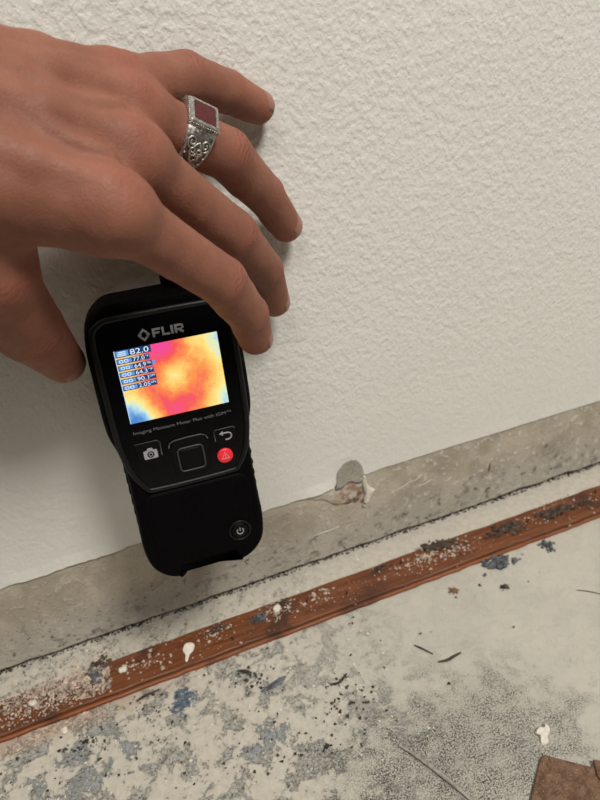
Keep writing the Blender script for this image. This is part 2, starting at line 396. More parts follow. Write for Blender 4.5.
for _ in range(130): it.append((rng.uniform(-120, 360), rng.uniform(-22, -3), 0, abs(rng.normal(.35, .3))+.15))
crumbs('floor_grit', [t for t in it if not -50.5 < t[1] < -23.5], M_plast2, 'pale plaster grit strewn over the concrete floor', 'grit')
it = []
for _ in range(150): it.append((rng.uniform(-130, 110), rng.uniform(-140, -54), 0, abs(rng.normal(.45, .4))+.2))
for cx, cy, s, n_ in ((-78, -73, 6, 45), (25, -66, 7, 30), (35, -72, 6, 25), (82, -110, 8, 40), (60, -125, 14, 40), (-40, -62, 8, 25), (80, -98, 6, 20)):
    for _ in range(n_): it.append((rng.normal(cx, s), min(-53, rng.normal(cy, s*.6)), 0, abs(rng.normal(.55, .45))+.2))
for _ in range(40): it.append((rng.uniform(100, 340), rng.uniform(-180, -54), 0, abs(rng.normal(.4, .4))+.2))
crumbs('dark_grit', [t for t in it if not -50.5 < t[1] < -23.5], M_dark, 'black grit specks on the scraped concrete floor', 'grit')
it = []
for _ in range(1500):                                      # black grains added to paint the shade line in the wall gap
    x = rng.uniform(-170, 400); it.append((x, rng.uniform(1.2, 6.0), 0, abs(rng.normal(.45, .3))+.2))
crumbs('gap_shade_grains', it, M_dark, 'black grains painting the shade line in the gap under the wall', 'painted shade')

def clump(name, x, y, z, r, seed, mat, label, cat, squash=(1, 1, .6), n_=9, spread=1.0):
    """an uneven fluffy clump grown from overlapping lumps"""
    g = np.random.default_rng(seed); parts = []
    for k in range(n_*6):
        q = g.normal(0, spread*r*.55, 2)*np.array([squash[0], squash[1]]); rr = r*g.uniform(.06, .30)
        parts.append(lump((q[0], q[1], rr*.6+g.uniform(0, .12)*r*squash[2]), rr, seed*31+k, 1, .8, (squash[0]**.5, squash[1]**.5*.9, .8)))
    o = obj(name, *merge(*parts), mat); o.location = (x*MM, y*MM, z*MM); return tag(o, label, cat)
clump('debris_clump', 230, -56.5, 0, 9, 1, M_fluff, 'blue grey fluffy clump on the floor against the front of the strip', 'debris', (1.25, .62, .5), 12)
clump('debris_clump', 273, -58, 0, 5.5, 2, M_fluff, 'small dark clump on the floor below the right end of the strip', 'debris', (.8, 1.1, .45))
clump('debris_clump', 196, -27.5, 6.6, 8, 3, M_soot, 'black charred clump at the back edge of the strip', 'debris', (1.5, .45, .45), 12)
clump('debris_clump', 252, -35, 6.6, 8, 4, M_soot, 'black soggy clump on the strip above the blue grey clump', 'debris', (2.0, .5, .4), 12)
clump('debris_clump', 296, -36, 6.6, 8, 5, M_soot, 'rightmost black soggy clump lying on the strip', 'debris', (2.0, .5, .35), 12)
clump('debris_clump', 219.7, -77, 0, 3.0, 6, M_soot, 'small black crumb alone on smooth grey concrete', 'crumb', (1, .8, .7))
clump('debris_clump', 184.8, -64, 0, 3.6, 7, M_brownc, 'rusty brown crumb on the concrete beside the strip', 'crumb', (.9, .9, .6))
clump('debris_clump', -63, -24.5, 5.9, 6, 8, M_soot, 'dark tuft at the back edge of the strip where the plaster heap starts', 'debris', (.9, .8, .7))
clump('debris_clump', -68, -33, 6.6, 6, 9, M_fluff, 'grey blue lump lying in the plaster heap on the strip', 'debris', (1.1, 1.0, .5))
clump('debris_clump', 68, -27.5, 6.6, 3.4, 10, M_soot, 'small black lump near the middle of the strip', 'debris', (1.0, .6, .9))
clump('debris_clump', 47, -34, 6.6, 5.2, 11, M_fluff, 'grey blue lump on the strip right of the white paint chip', 'debris', (1.4, .6, .4))
clump('debris_clump', -63, -55.5, 0, 5, 12, M_paper, 'grey flake clump on the floor in front of the plaster heap', 'debris', (1.3, .6, .5))
clump('debris_clump', 18, -30, 6.6, 4, 13, M_soot, 'dark lump at the strip back edge below the meter', 'debris', (1.8, .5, .4))
clump('debris_clump', 144, -29, 6.6, 4, 14, M_soot, 'dark smear of debris on the strip below the wall tear', 'debris', (2.2, .5, .35))
# plaster lumps big enough to count
spots = [(-118, -58, 0, 3.4, 'largest pale plaster lump on the floor in front of the plaster heap'), (-90, -58, 0, 2.2, 'small plaster lump on the floor beside the grey flake clump'),
         (-106, -37, 8, 2.6, 'leftmost pale plaster lump on top of the plaster heap'), (-90, -34, 8, 2.5, 'pale plaster lump in the middle of the plaster heap'),
         (-49, -36, 6.6, 2.7, 'pale plaster lump at the right edge of the plaster heap on the strip'), (61, -32, 6.6, 2.8, 'pale plaster lump on the strip beside the small black lump'),
         (178, -34, 6.6, 2.7, 'pale plaster lump on the strip in front of the black charred clump')]
for i, (x, y, z, r, lb) in enumerate(spots):
    o = obj('plaster_lump', *lump((0, 0, r*.62), r, 60+i, 2, .6, (1, .9, .7)), M_plast2 if i % 3 else M_plast); o.location = (x*MM, y*MM, z*MM)
    tag(o, lb, 'plaster lump', 'plaster lumps along the strip')
# flat chips: outline + thickness + slight bow
def chip(name, pts, t, loc, rz, mat, label, cat, bow=.6, tilt=(0, 0)):
    P = catmull(pts, 4); P = np.array(P); c = P.mean(0); rings = []
    for s, z in ((1.0, 0.0), (1.0, t*.6), (.86, t), (.45, t*1.05)):
        Q = c+(P-c)*s; rings.append(np.column_stack([Q, z+bow*((Q[:, 0]-c[0])/10)**2]))
    o = obj(name, *loft(rings), mat); o.location = Vector(loc)*MM; o.rotation_euler = (tilt[0], tilt[1], rz); return tag(o, label, cat)
chip('paint_chip', [(-3.0, 4.5), (-3.6, 0), (-1.6, -3.0), (-1.0, -8.0), (.6, -8.5), (1.2, -3), (3.4, .5), (3.6, 4.5), (.5, 6)], 1.0, (-5.5, -39, 6.8), -.35, M_plast2, 'white teardrop paint chip lying on the brown strip', 'paint chip', tilt=(.15, .1))
chip('paint_chip', [(-5, -2), (-2, 1.5), (-3, 4), (1, 5), (4, 3), (6, 4), (5, 0), (1, -1.5), (-1, -4)], 2.2, (175.5, -177, .1), .2, M_plast2, 'white crumpled chip on the floor above the brown cardboard', 'paint chip', tilt=(.1, -.2))
chip('paint_chip', [(-9, -1.5), (-4, 1.5), (3, 2.8), (9, 1), (6, -1.5), (-2, -2.4)], .8, (41, -82, .2), .12, M_slate, 'slate grey curved sliver on the floor below the strip', 'sliver', bow=1.6, tilt=(-.25, 0))
# brown card in the near corner: two overlapping pieces
bc = empty('cardboard_scrap', Matrix.Translation((.178, -.205, 0)))
tag(bc, 'brown torn scrap at the near right corner of the floor', 'scrap')
M_card = mat_debris('brown_card', (.12, .062, .034), (.22, .125, .075), (.42, .33, .25))
obj('sheet', *plate([(-56, -70), (48, -70), (34, -15), (8, 4), (-10, 18.6), (-13, 18), (-38, -3)], .2, 2.4, .5), M_card, bc)
obj('fold', *plate([(4, -60), (62, -60), (46, -20), (30, -6), (12, 5.5), (8, -2)], 2.5, 4.0, .5), M_card, bc)
# sticks and hairs
def stick(pts, r, mat, label, cat='splinter'):
    P = catmull(pts, 4, closed=False); c = np.array(pts[len(pts)//2]); n_ = len(P)
    o = obj('splinter', *tube([p-np.array([c[0], c[1], 0]) for p in P], [r*(.45+.55*math.sin(math.pi*(i+.6)/(n_+.2))) for i in range(n_)], 7), mat, smooth=True)
    o.location = (c[0]*MM, c[1]*MM, 0); return tag(o, label, cat)
stick([(137, -93, .6), (140, -97, .8), (145, -104, .6)], .6, M_dark, 'thin dark splinter lying diagonally on the bare concrete')
stick([(145, -110.5, .8), (151, -112, 1.2), (156, -111.2, .9), (162, -110.5, .7)], 1.0, M_dark, 'thicker ragged dark splinter lying level on the concrete')
stick([(263, -100, .4), (270, -104.5, .5), (276, -110, .4)], .35, M_dark, 'thin dark hair at the right side of the floor', 'hair')
stick([(96, -149, 1.0), (101, -157, 1.8), (108, -170, 1.6), (113, -180, 1.4), (118, -192, 1.0), (121, -204, .8)], 1.2, simple('grey_twig', (.33, .31, .265), .85, 300, .3), 'long grey twig running toward the bottom edge', 'twig')
stick([(74, -96.5, .8), (80, -98, 1.0), (87, -94, .8)], .9, M_dark, 'short black splinter on the flaky concrete')
stick([(-45, -57, .7), (-38, -55.5, 1), (-30, -55, .7)], .9, M_dark, 'dark splinter against the front of the strip at left')
stick([(22, -63, .7), (27, -66, 1.2), (29, -70, .8)], 1.1, M_dark, 'black curled splinter above the slate grey sliver')

#==METER==
# ------------------------------------------------------------------ moisture meter (local axes: x right, y up the face, z out of the screen, mm)
METER = Matrix(((0.99915, 0.03400, -0.02318, 0.02366), (-0.02912, 0.18629, -0.98206, -0.05669), (-0.02907, 0.98191, 0.18713, 0.22445), (0, 0, 0, 1)))
mt = empty('moisture_meter', METER)
tag(mt, 'black handheld imaging moisture meter with a glowing thermal screen, held against the wall', 'meter')
M_rub = simple('black_rubber', (.0022, .0018, .0022), .6, 900, .25, .00015, Specular_IOR_Level=.05)
M_rim = simple('rubber_rim', (.006, .0055, .006), .45, 900, .2, .00012, Specular_IOR_Level=.3)
M_glossy = simple('glossy_black_plate', (.002, .002, .0025), .25, 900, .1, 0, Specular_IOR_Level=.25)
M_print = simple('grey_print', (.33, .33, .34), .5, 900, .05, 0)
M_printd = simple('dim_grey_print', (.13, .13, .135), .5, 900, .05, 0)
M_key = simple('key_rubber', (.003, .003, .0033), .5, 900, .2, .0001, Specular_IOR_Level=.15)
M_keyedge = simple('key_edge', (.035, .035, .038), .45, 900, .1, 0)
M_red = simple('red_key', (.62, .02, .035), .45, 900, .05, 0, Emission_Color=(.9, .02, .04, 1), Emission_Strength=.25)
M_redl = simple('light_red_print', (.8, .35, .35), .5, 900, .05, 0)
def flat3(P, z): P = np.array(P, float); return np.column_stack([P, np.full(len(P), z)])
half = [(14, 41.6), (25, 40.5), (33.5, 33), (36.3, 22), (36.9, 8), (37, -12), (36.5, -24), (34, -34), (32.6, -44), (32.4, -58), (32.7, -74), (33.2, -90), (31.6, -102), (26.5, -109.5), (20, -113.4), (14.6, -113.6), (12.6, -111.2), (11, -109.6)]
right = half; left = [(-x, y) for x, y in reversed(half)]
out = catmull(list(reversed(right))+list(reversed(left)), 4)          # counter-clockwise
area2 = sum(a[0]*b[1]-a[1]*b[0] for a, b in zip(out, out[1:]+out[:1]))
if area2 < 0: out = out[::-1]
lv = [flat3(inset(out, d), z) for d, z in ((9, -33), (4.5, -32.2), (1.6, -29.5), (.6, -25), (.9, -21), (.2, -17), (0, -11), (.1, -6.5), (.8, -3.6), (2.0, -2.0), (3.4, -1.5), (5, -1.5))]
body = fix_normals(obj('body', *loft(lv), M_rub, mt, smooth=True))
# side grips: ribbed pads in the waist
for s in (-1, 1):
    for k in range(7):
        y = -46-k*6.2
        V, F = plate(rrect(0, 0, 10, 3.0, 1.2), 0, 1.0, .4); V = np.array(V)
        W = np.column_stack([s*(32.3+V[:, 2]-.2), y+V[:, 1], -13+V[:, 0]])
        fix_normals(obj('grip_rib', W, F, M_rub, mt, smooth=True))
# top hood of the thermal lens
hood = [flat3(inset(rrect(19.5, 42.0, 29, 12, 4), d), z) for d, z in ((2, -31), (0, -28), (0, -14), (1.2, -11.5), (3, -10.8))]
fix_normals(obj('lens_hood', *loft(hood), M_rub, mt, smooth=True))
# face plate in its raised rim
ph = [(20, 32.2), (28, 30.6), (31.0, 26), (31.4, 10), (31.4, -10), (31.2, -22), (30.4, -33), (27.8, -45), (23.2, -53.2), (18, -55.2)]
plo = catmull(list(reversed(ph))+[(-x, y) for x, y in ph], 4)
if sum(a[0]*b[1]-a[1]*b[0] for a, b in zip(plo, plo[1:]+plo[:1])) < 0: plo = plo[::-1]
fix_normals(obj('face_plate', *plate(plo, -3, -.7, .3), M_glossy, mt))
rim = [(p[0], p[1], -.9) for p in inset(plo, -1.3)]
obj('rim', *tube(rim, 1.45, 10, closed=True, flat=.85), M_rim, mt, smooth=True)
low = [(x_*(1-.10*max(0, (-60-y_)/44)), y_) for x_, y_ in rrect(0, -82, 57, 45, 7, 6)]
fix_normals(obj('lower_panel', *loft([flat3(inset(low, d), z) for d, z in ((-.8, -2.6), (-.3, -1.3), (.5, -.7), (1.6, -.5))]), M_rub, mt, smooth=True))
# --- screen
def mat_screen():
    n = NT('thermal_image'); v = n.coord(); S = 1000.
    x, y, z = n.sep(v)
    def g(p, rx, ry, amp): return n.math('MULTIPLY', n.ramp(n.dist2(v, (p[0]/S, p[1]/S), rx/S, ry/S), 1.0, 0.0), amp)
    nz = n.noise(v, 210, 4, .6, .6); nz2 = n.noise(v, 700, 3, .6)
    val = n.math('ADD', .47, n.math('MULTIPLY', n.math('SUBTRACT', nz, .5), .30))
    val = n.math('ADD', val, n.math('MULTIPLY', n.math('SUBTRACT', nz2, .5), .10))
    for a in (g((-3, 17), 18, 17, .50), g((-1, -15), 20, 16, .40), g((12, -2), 14, 22, .22), g((-11, 0), 12, 18, .28), g((2, 1), 12, 13, -.07), g((-24, -20), 21, 20, -.52), g((27, -18), 17, 20, -.26), g((28, 18), 16, 26, -.28)):
        val = n.math('ADD', val, a)
    cr = n.n('ShaderNodeValToRGB'); n.put(cr.inputs[0], val); e = cr.color_ramp.elements
    stops = [(0, (.08, .25, .62)), (.14, (.25, .52, .85)), (.27, (.65, .85, .72)), (.38, (1.0, .83, .28)), (.52, (1.0, .60, .15)), (.66, (.98, .28, .08)), (.80, (.93, .10, .10)), (1.0, (.90, .07, .38))]
    e[0].position, e[0].color = stops[0][0], (*stops[0][1], 1); e[1].position, e[1].color = stops[-1][0], (*stops[-1][1], 1)
    for p, c in stops[1:-1]: q = e.new(p); q.color = (*c, 1)
    return n.out((0.01, .01, .01), .15, Emission_Color=cr.outputs[0], Emission_Strength=1.0)
def emis(name, c, s=1.0):
    n = NT(name); return n.out((.01, .01, .01), .3, Emission_Color=(*c, 1), Emission_Strength=s)
M_scr = mat_screen(); M_navy = emis('readout_navy', (.012, .05, .17)); M_lblue = emis('readout_blue', (.12, .33, .75)); M_white = emis('readout_white', (.78, .9, 1.0)); M_scredge = emis('readout_edge', (.55, .75, .95))
scr = obj('screen', *plate([(-24.5, -18.5), (24.5, -18.5), (24.5, 18.5), (-24.5, 18.5)], -1.0, -.45, .05), M_scr, mt)
scr['label'] = 'lit colour thermal image display'
def text(name, s, x, y, wdt, hgt, z, mat, parent, thick=.06):
    cu = bpy.data.curves.new(name, 'FONT'); cu.body = s; cu.size = 1; cu.extrude = .01; cu.resolution_u = 3
    to = bpy.data.objects.new(name+'_curve', cu); col.objects.link(to); bpy.context.view_layer.update()
    me = to.evaluated_get(bpy.context.evaluated_depsgraph_get()).to_mesh()
    V = np.array([v.co for v in me.vertices]); F = [tuple(p.vertices) for p in me.polygons]
    to.to_mesh_clear(); bpy.data.objects.remove(to)
    lo, hi = V.min(0), V.max(0)
    V[:, 0] = x+(V[:, 0]-lo[0])/(hi[0]-lo[0])*wdt; V[:, 1] = y+(V[:, 1]-lo[1])/(hi[1]-lo[1])*hgt; V[:, 2] = z+(V[:, 2] > 0)*thick
    return obj(name, V, F, mat, parent)
rows = [('82.0', 16.9, 3.4, 16.6, 1), ('77.0°F', 13.2, 2.6, 15.2, 0), ('64.9%', 9.9, 2.6, 15.8, 0), ('64.3°F', 6.6, 2.6, 16.0, 0), ('90.1GPP', 3.3, 2.6, 16.4, 0), ('2.05kPa', 0.0, 2.6, 16.2, 0)]
for s, yc, hh, ww, big in rows:
    rp = obj('readout_row', *box(-24.1, -24.1+ww, yc-hh/2, yc+hh/2, -.45, -.40), M_navy, scr)
    obj('readout_tab', *box(-23.7, -18.0 if big else -17.2, yc-hh/2+.45, yc+hh/2-.35, -.40, -.37), M_lblue, scr)
    tx = -17.2 if big else -16.6
    if big:
        text('readout_digits', s, tx, yc-hh/2+.4, 8.6, hh-.8, -.40, M_white, scr)
        for k in range(3): obj('readout_bars', *box(-23.2+k*.3, -19+k*.3-.4*k, yc-1.1+k*.85, yc-.7+k*.85, -.37, -.35), M_white, scr)
    else:
        digits = ''.join(ch for ch in s if ch.isdigit() or ch == '.'); unit = s[len(digits):]
        text('readout_digits', digits, tx, yc-hh/2+.3, 5.4, hh-.6, -.40, M_white, scr)
        text('readout_unit', unit, tx+5.9, yc-.1, ww-24.1-tx-6.3, hh/2-.25, -.40, M_white, scr)
        for bx in (-22.9, -20.6): obj('readout_glyph', *tube([(p[0], p[1], -.36) for p in rrect(bx+.9, yc, 1.5, hh-1.3, .3, 2)], .16, 4, closed=True), M_white, scr)
obj('readout_marker', *box(-8.6, -6.9, 9.0, 10.9, -.45, -.40), M_lblue, scr)
obj('screen_edge', *box(-24.5, -24.15, -18.3, 18.4, -.45, -.40), M_scredge, scr)
# --- maker's mark above the screen
def stroke(x0, y0, x1, y1, w_):
    d = np.array([x1-x0, y1-y0]); L = np.linalg.norm(d); d /= L; q = np.array([-d[1], d[0]])*w_/2
    a = np.array([x0, y0]); b = np.array([x1, y1]); return prism([tuple(a+q*-1), tuple(b-q), tuple(b+q), tuple(a+q)], -.7, -.6)
ex, ey, s = -9.3, 23.6, 3.0
emb = merge(prism([(ex-.75*s, ey+.28*s), (ex-.32*s, ey+.28*s), (ex, ey+.55*s), (ex+.32*s, ey+.28*s), (ex+.75*s, ey+.28*s), (ex, ey+1.05*s)], -.7, -.6),
            prism([(ex-.75*s, ey-.28*s), (ex, ey-1.05*s), (ex+.75*s, ey-.28*s), (ex+.32*s, ey-.28*s), (ex, ey-.55*s), (ex-.32*s, ey-.28*s)], -.7, -.6),
            prism([(ex-.95*s, ey), (ex-.78*s, ey-.2*s), (ex-.38*s, ey-.2*s), (ex-.38*s, ey+.2*s), (ex-.78*s, ey+.2*s)], -.7, -.6),
            prism([(ex+.95*s, ey), (ex+.78*s, ey+.2*s), (ex+.38*s, ey+.2*s), (ex+.38*s, ey-.2*s), (ex+.78*s, ey-.2*s)], -.7, -.6))
lg = fix_normals(obj('logo_emblem', *emb, M_print, mt))
y0, y1, t = 21.6, 25.8, 1.05; ym = 23.6
x = -5.4; W = 3.9
fix_normals(obj('logo_letter', *merge(box(x, x+t, y0, y1, -.7, -.6), box(x+t, x+W, y1-t, y1, -.7, -.6), box(x+t, x+W-.5, ym-.5, ym+.45, -.7, -.6)), M_print, mt)); x += W+.6
fix_normals(obj('logo_letter', *merge(box(x, x+t, y0, y1, -.7, -.6), box(x+t, x+W-.3, y0, y0+t, -.7, -.6)), M_print, mt)); x += W+.3
obj('logo_letter', *box(x, x+t+.1, y0, y1, -.7, -.6), M_print, mt); x += t+.75
fix_normals(obj('logo_letter', *merge(box(x, x+t, y0, y1, -.7, -.6), box(x+t, x+W-.5, y1-t, y1, -.7, -.6), box(x+t, x+W-.5, ym-.75, ym+.15, -.7, -.6), box(x+W-.6, x+W+.3, ym-.2, y1-.45, -.7, -.6), stroke(x+W-1.9, ym-.5, x+W+.1, y0+.05, 1.1)), M_print, mt))
cp = text('caption', 'Imaging Moisture Meter Plus with IGM™', -24.3, -25.1, 49.0, 2.2, -.7, M_printd, mt)
cp['label'] = 'small grey printed caption under the screen'
# --- keys
def key(name, P, z, mat, edge=None):
    o = fix_normals(obj(name, *plate(P, -1.0, z, .5), mat, mt))
    if edge: obj('edge', *tube([(p[0], p[1], z-.15) for p in inset(P, .3)], .28, 6, closed=True), edge, o, smooth=True)
    return o
k1 = key('camera_key', [(-25.5, -29.5), (-24.5, -37.5), (-21.5, -42), (-13.3, -42), (-12.6, -30.8), (-14, -29.5)][::1], -.2, M_key)
k1 = fix_normals(k1)
obj('edge', *tube([(-25, -29.6, -.2), (-14.2, -29.6, -.2), (-12.9, -30.9, -.2), (-13.2, -38, -.2)], .3, 6), M_keyedge, k1, smooth=True)
ico = merge(prism(rrect(-18.4, -36.4, 6.8, 4.6, .6), -.2, -.1), prism([(-20.2, -34.3), (-16.6, -34.3), (-17.3, -32.9), (-19.5, -32.9)], -.2, -.1))
obj('icon', *ico, M_print, k1)
obj('icon_lens', *prism(circ(-18.4, -36.4, 1.75, 20), -.12, -.05), M_key, k1)
obj('icon_lens', *tube([(-18.4+.9*math.cos(a), -36.4+.9*math.sin(a), -.05) for a in np.linspace(0, 6.1, 20)], .22, 5), M_print, k1)
k2 = key('navigation_pad', rrect(.7, -42.6, 19, 21, 5), -.2, M_key)
obj('pad_arc', *tube([(-9.2, -35.5, -.1), (-8.6, -33.2, -.1), (-6.5, -32.2, -.1), (0, -31.8, -.1), (7.5, -31.9, -.1), (9.8, -33, -.1), (10.6, -35, -.1)], .42, 6), M_keyedge, k2, smooth=True)
obj('pad_frame', *tube([(p[0], p[1], -.1) for p in rrect(.9, -43.6, 12.8, 12.8, 2)], .5, 6, closed=True), M_keyedge, k2, smooth=True)
obj('pad_centre', *plate(rrect(.9, -43.6, 11, 11, 1.6), -.2, .25, .3), M_key, k2)
k3 = key('return_key', rrect(19.8, -36, 11.5, 8.6, 1.5), -.2, M_key)
obj('edge', *tube([(14.2, -38, -.2), (14.2, -32.6, -.2), (15, -31.8, -.2), (24, -31.8, -.2), (25.2, -32.8, -.2)], .28, 6), M_keyedge, k3, smooth=True)
obj('icon', *merge(tube([(17.6, -34.4, -.1), (21.2, -34.4, -.1), (22.5, -35.1, -.1), (22.9, -36.3, -.1), (22.4, -37.5, -.1), (21.2, -38.1, -.1), (19.4, -38.1, -.1)], .38, 6), prism([(16.6, -34.4), (18.6, -35.7), (18.6, -33.1)], -.2, -.02)), M_print, k3)
k4 = fix_normals(obj('alert_key', *loft([flat3(circ(17.8, -46.9, r, 28), z) for r, z in ((4.1, -1), (4.1, -.1), (3.6, .35), (1.5, .5))]), M_red, mt, smooth=True))
tri = [(17.8, -44.7), (15.8, -48.2), (19.8, -48.2)]
obj('icon', *merge(tube([(a, b, .5) for a, b in tri], .28, 6, closed=True), box(17.6, 18.0, -47.2, -45.9, .4, .65)), M_redl, k4)
k5 = fix_normals(obj('power_key', *loft([flat3(circ(18.4, -92.8, r, 28), z) for r, z in ((4.6, -1), (4.6, .3), (4.0, .7), (1.5, .8))]), M_key, mt, smooth=True))
obj('power_recess', *tube([(18.4+5.6*math.cos(a), -92.8+5.6*math.sin(a), .05) for a in np.linspace(0, 2*math.pi, 36)[:-1]], .55, 8, closed=True), M_rim, mt, smooth=True)
obj('icon', *merge(tube([(18.4+1.75*math.cos(a), -92.8+1.75*math.sin(a), .85) for a in np.linspace(math.radians(130), math.radians(410), 18)], .3, 6), tube([(18.4, -92.6, .85), (18.4, -90.6, .85)], .3, 6)), M_print, k5)

#==HAND==
# ------------------------------------------------------------------ the left hand: one continuous surface from a signed distance field (world mm)
H = {'index': [(12.0, -104.0, 320.2), (49.4, -83.0, 278.2), (61.6, -69.0, 254.3), (65.8, -61.0, 237.2)],
     'middle': [(24.9, -80.0, 330.8), (64.0, -52.0, 286.4), (81.9, -32.0, 258.9), (90.0, -17.0, 232.9)],
     'ring': [(30.3, -59.0, 342.7), (68.4, -42.0, 318.6), (88.8, -24.0, 293.5), (103.1, -11.0, 271.2)],
     'pinky': [(25.7, -52.0, 351.7), (58.5, -31.0, 348.9), (79.1, -18.0, 339.8), (95.6, -9.0, 330.3)],
     'thumb': [(-45.7, -92.0, 329.2), (-32.7, -84.0, 300.7), (-30.4, -64.0, 268.8), (-22.9, -42.0, 239.3)]}
H = {k: [np.array(p, float) for p in v] for k, v in H.items()}
RAD = {'index': (12.0, 10.6, 9.5, 8.1), 'middle': (11.6, 11.2, 9.8, 8.1), 'ring': (11.8, 11.4, 9.9, 8.1), 'pinky': (10.8, 10.7, 9.3, 7.5), 'thumb': (15, 13.6, 14.4, 9.6)}
CARP = {'index': (-41.9, -95, 346), 'middle': (-38.5, -92, 359), 'ring': (-36.6, -85, 366.6), 'pinky': (-34.7, -76, 370)}
CARP = {k: np.array(v, float) for k, v in CARP.items()}
DORS = np.array([.37, -.56, .74]); DORS /= np.linalg.norm(DORS)
def unit(v): return v/(np.linalg.norm(v)+1e-9)
def finger_dorsal(k):
    A, B, C_, D = H[k]; n_ = B-(A+C_)*.5+(C_-(B+D)*.5)
    n_ = unit(n_) if np.linalg.norm(n_) > 1 else DORS
    return unit(n_+.35*DORS)
FD = {k: finger_dorsal(k) for k in H}
hv = 1.15
LO = np.array([-250., -200., 222.]); HI = np.array([116., 2., 452.])
NX = ((HI-LO)/hv).astype(int)+1
GX, GY, GZ = (LO[i]+hv*np.arange(NX[i], dtype=np.float32) for i in range(3))
def field(): return np.full(NX, 30., np.float32)
def cone(Fd, a, b, ra, rb, k=0.):
    """smooth union of a round cone into the field"""
    a = np.array(a, float); b = np.array(b, float); m = max(ra, rb)+k+6
    i0 = np.maximum(0, ((np.minimum(a, b)-m-LO)/hv).astype(int)); i1 = np.minimum(NX, ((np.maximum(a, b)+m-LO)/hv).astype(int)+2)
    if (i1 <= i0).any(): return
    sl = tuple(slice(p, q) for p, q in zip(i0, i1))
    X = GX[sl[0]][:, None, None]; Y = GY[sl[1]][None, :, None]; Z = GZ[sl[2]][None, None, :]
    ab = b-a; L2 = float(ab@ab)+1e-9
    t = np.clip(((X-a[0])*ab[0]+(Y-a[1])*ab[1]+(Z-a[2])*ab[2])/L2, 0, 1)
    d = np.sqrt((X-a[0]-t*ab[0])**2+(Y-a[1]-t*ab[1])**2+(Z-a[2]-t*ab[2])**2)-(ra+(rb-ra)*t)
    Fd[sl] = smin(Fd[sl], d, k)
def smin(a, b, k):
    if k <= 0: return np.minimum(a, b)
    h = np.clip(.5+.5*(b-a)/k, 0, 1); return b+(a-b)*h-k*h*(1-h)
palm = field()
for k in ('index', 'middle', 'ring', 'pinky'):
    A = H[k][0]; c = CARP[k]
    cone(palm, c, A-DORS*2, 13.5, RAD[k][0]+.4, 9)
    pd = A-DORS*10+(c-A)*.06                                        # fleshy pad under the knuckle
    cone(palm, pd, c-DORS*9, 9.5, 13, 9)
ks4 = ['index', 'middle', 'ring', 'pinky']
for ka, kb in zip(ks4, ks4[1:]):                                    # flesh between the metacarpals
    a_ = (H[ka][0]+H[kb][0])/2; c_ = (CARP[ka]+CARP[kb])/2
    cone(palm, a_+(c_-a_)*.22-DORS*2.2, c_, 10.5, 13.2, 9)
# wrist and forearm
WR = np.array([-72, -98, 374.]); FA = np.array([-135, -120, 396.]); FB = np.array([-235, -158, 428.])
AC = unit(np.array([14., 50., 31.]))
for s in (-1, 1):
    cone(palm, np.array([-38, -88, 357.])+AC*s*13-DORS*4, WR+AC*s*13-DORS*3, 15.5, 15.5, 10)
    cone(palm, WR+AC*s*13-DORS*3, FA+AC*s*15-DORS*3, 15.5, 20, 10); cone(palm, FA+AC*s*15-DORS*3, FB+AC*s*18-DORS*3, 20, 27, 12)
# thenar muscle, thumb metacarpal and the web to the index
T0, T1, T2, T3 = H['thumb']
cone(palm, CARP['index']-DORS*8+np.array([-6, 0, -6]), T1, 16, 13.4, 12)
cone(palm, CARP['index']-DORS*14, T0*.4+T1*.6+np.array([6, 8, 0]), 15, 12, 12)
cone(palm, H['index'][0]*.38+CARP['index']*.62-DORS*6, T0*.45+T1*.55+np.array([5, 3, 3]), 10, 9, 14)
cone(palm, H['index'][0]*.62+CARP['index']*.38-DORS*7, T0*.2+T1*.8+np.array([7, 4, 9]), 6.5, 6, 12)
# fingers
fing = field()
for k in ('index', 'middle', 'ring', 'pinky', 'thumb'):
    A, B, C_, D = H[k]; ra, rb, rc, rd = RAD[k]; f1 = field(); n_ = FD[k]
    d1 = unit(B-A); d2 = unit(C_-B); d3 = unit(D-C_)
    m1 = A*.45+B*.55-n_*.4; m2 = (B+C_)/2-n_*.4
    cone(f1, A, m1, ra-.2, rb-.15, 1); cone(f1, m1, B, rb-.15, rb-.1, 1)
    cone(f1, B, m2, rb-.1, (rb+rc)/2-.1, 1); cone(f1, m2, C_, (rb+rc)/2-.1, rc, 1)
    cone(f1, C_, D, rc, rd, 1)
    cone(f1, (C_+D)/2-n_*1.2, D-n_*1.0-d3*.8, rd, rd-.5, 2)          # fingertip pulp
    fing = smin(fing, f1, 1.2)
Fh = smin(palm, fing, 7.5)
# knuckles, tendons and veins of the back of the hand
for k in ('index', 'middle', 'ring', 'pinky'):
    A = H[k][0]; c = CARP[k]; s = unit(c-A); r = RAD[k][0]
    cone(Fh, A+DORS*1.6+s*1.5, A+DORS*1.4-s*2.5, r-1.0, r-1.4, 7)
    cone(Fh, A+DORS*(r-1.5)+s*4, A*.55+c*.45+DORS*(r-.7), 2.6, 2.4, 7)
    cone(Fh, A*.55+c*.45+DORS*(r-.7), c*.9+A*.1+DORS*(r+.8), 2.4, 1.8, 7)
mcA = {k: H[k][0] for k in H}
def on_back(u, v):
    """u 0 index..1 pinky, v 0 knuckle..1 carpus, on the dorsal skin"""
    ks = ['index', 'middle', 'ring', 'pinky']; t = u*3; i = min(2, int(t)); a = t-i
    P = (mcA[ks[i]]*(1-v)+CARP[ks[i]]*v)*(1-a)+(mcA[ks[i+1]]*(1-v)+CARP[ks[i+1]]*v)*a
    return P+DORS*(10.6+1.6*v)
VEINS = [[(.5, .12), (.45, .35), (.58, .6), (.5, .95)], [(.16, .1), (.2, .4), (.42, .62)], [(.83, .15), (.78, .4), (.58, .62)], [(.05, .5), (.12, .75), (.3, 1.0)]]
vein_pts = []
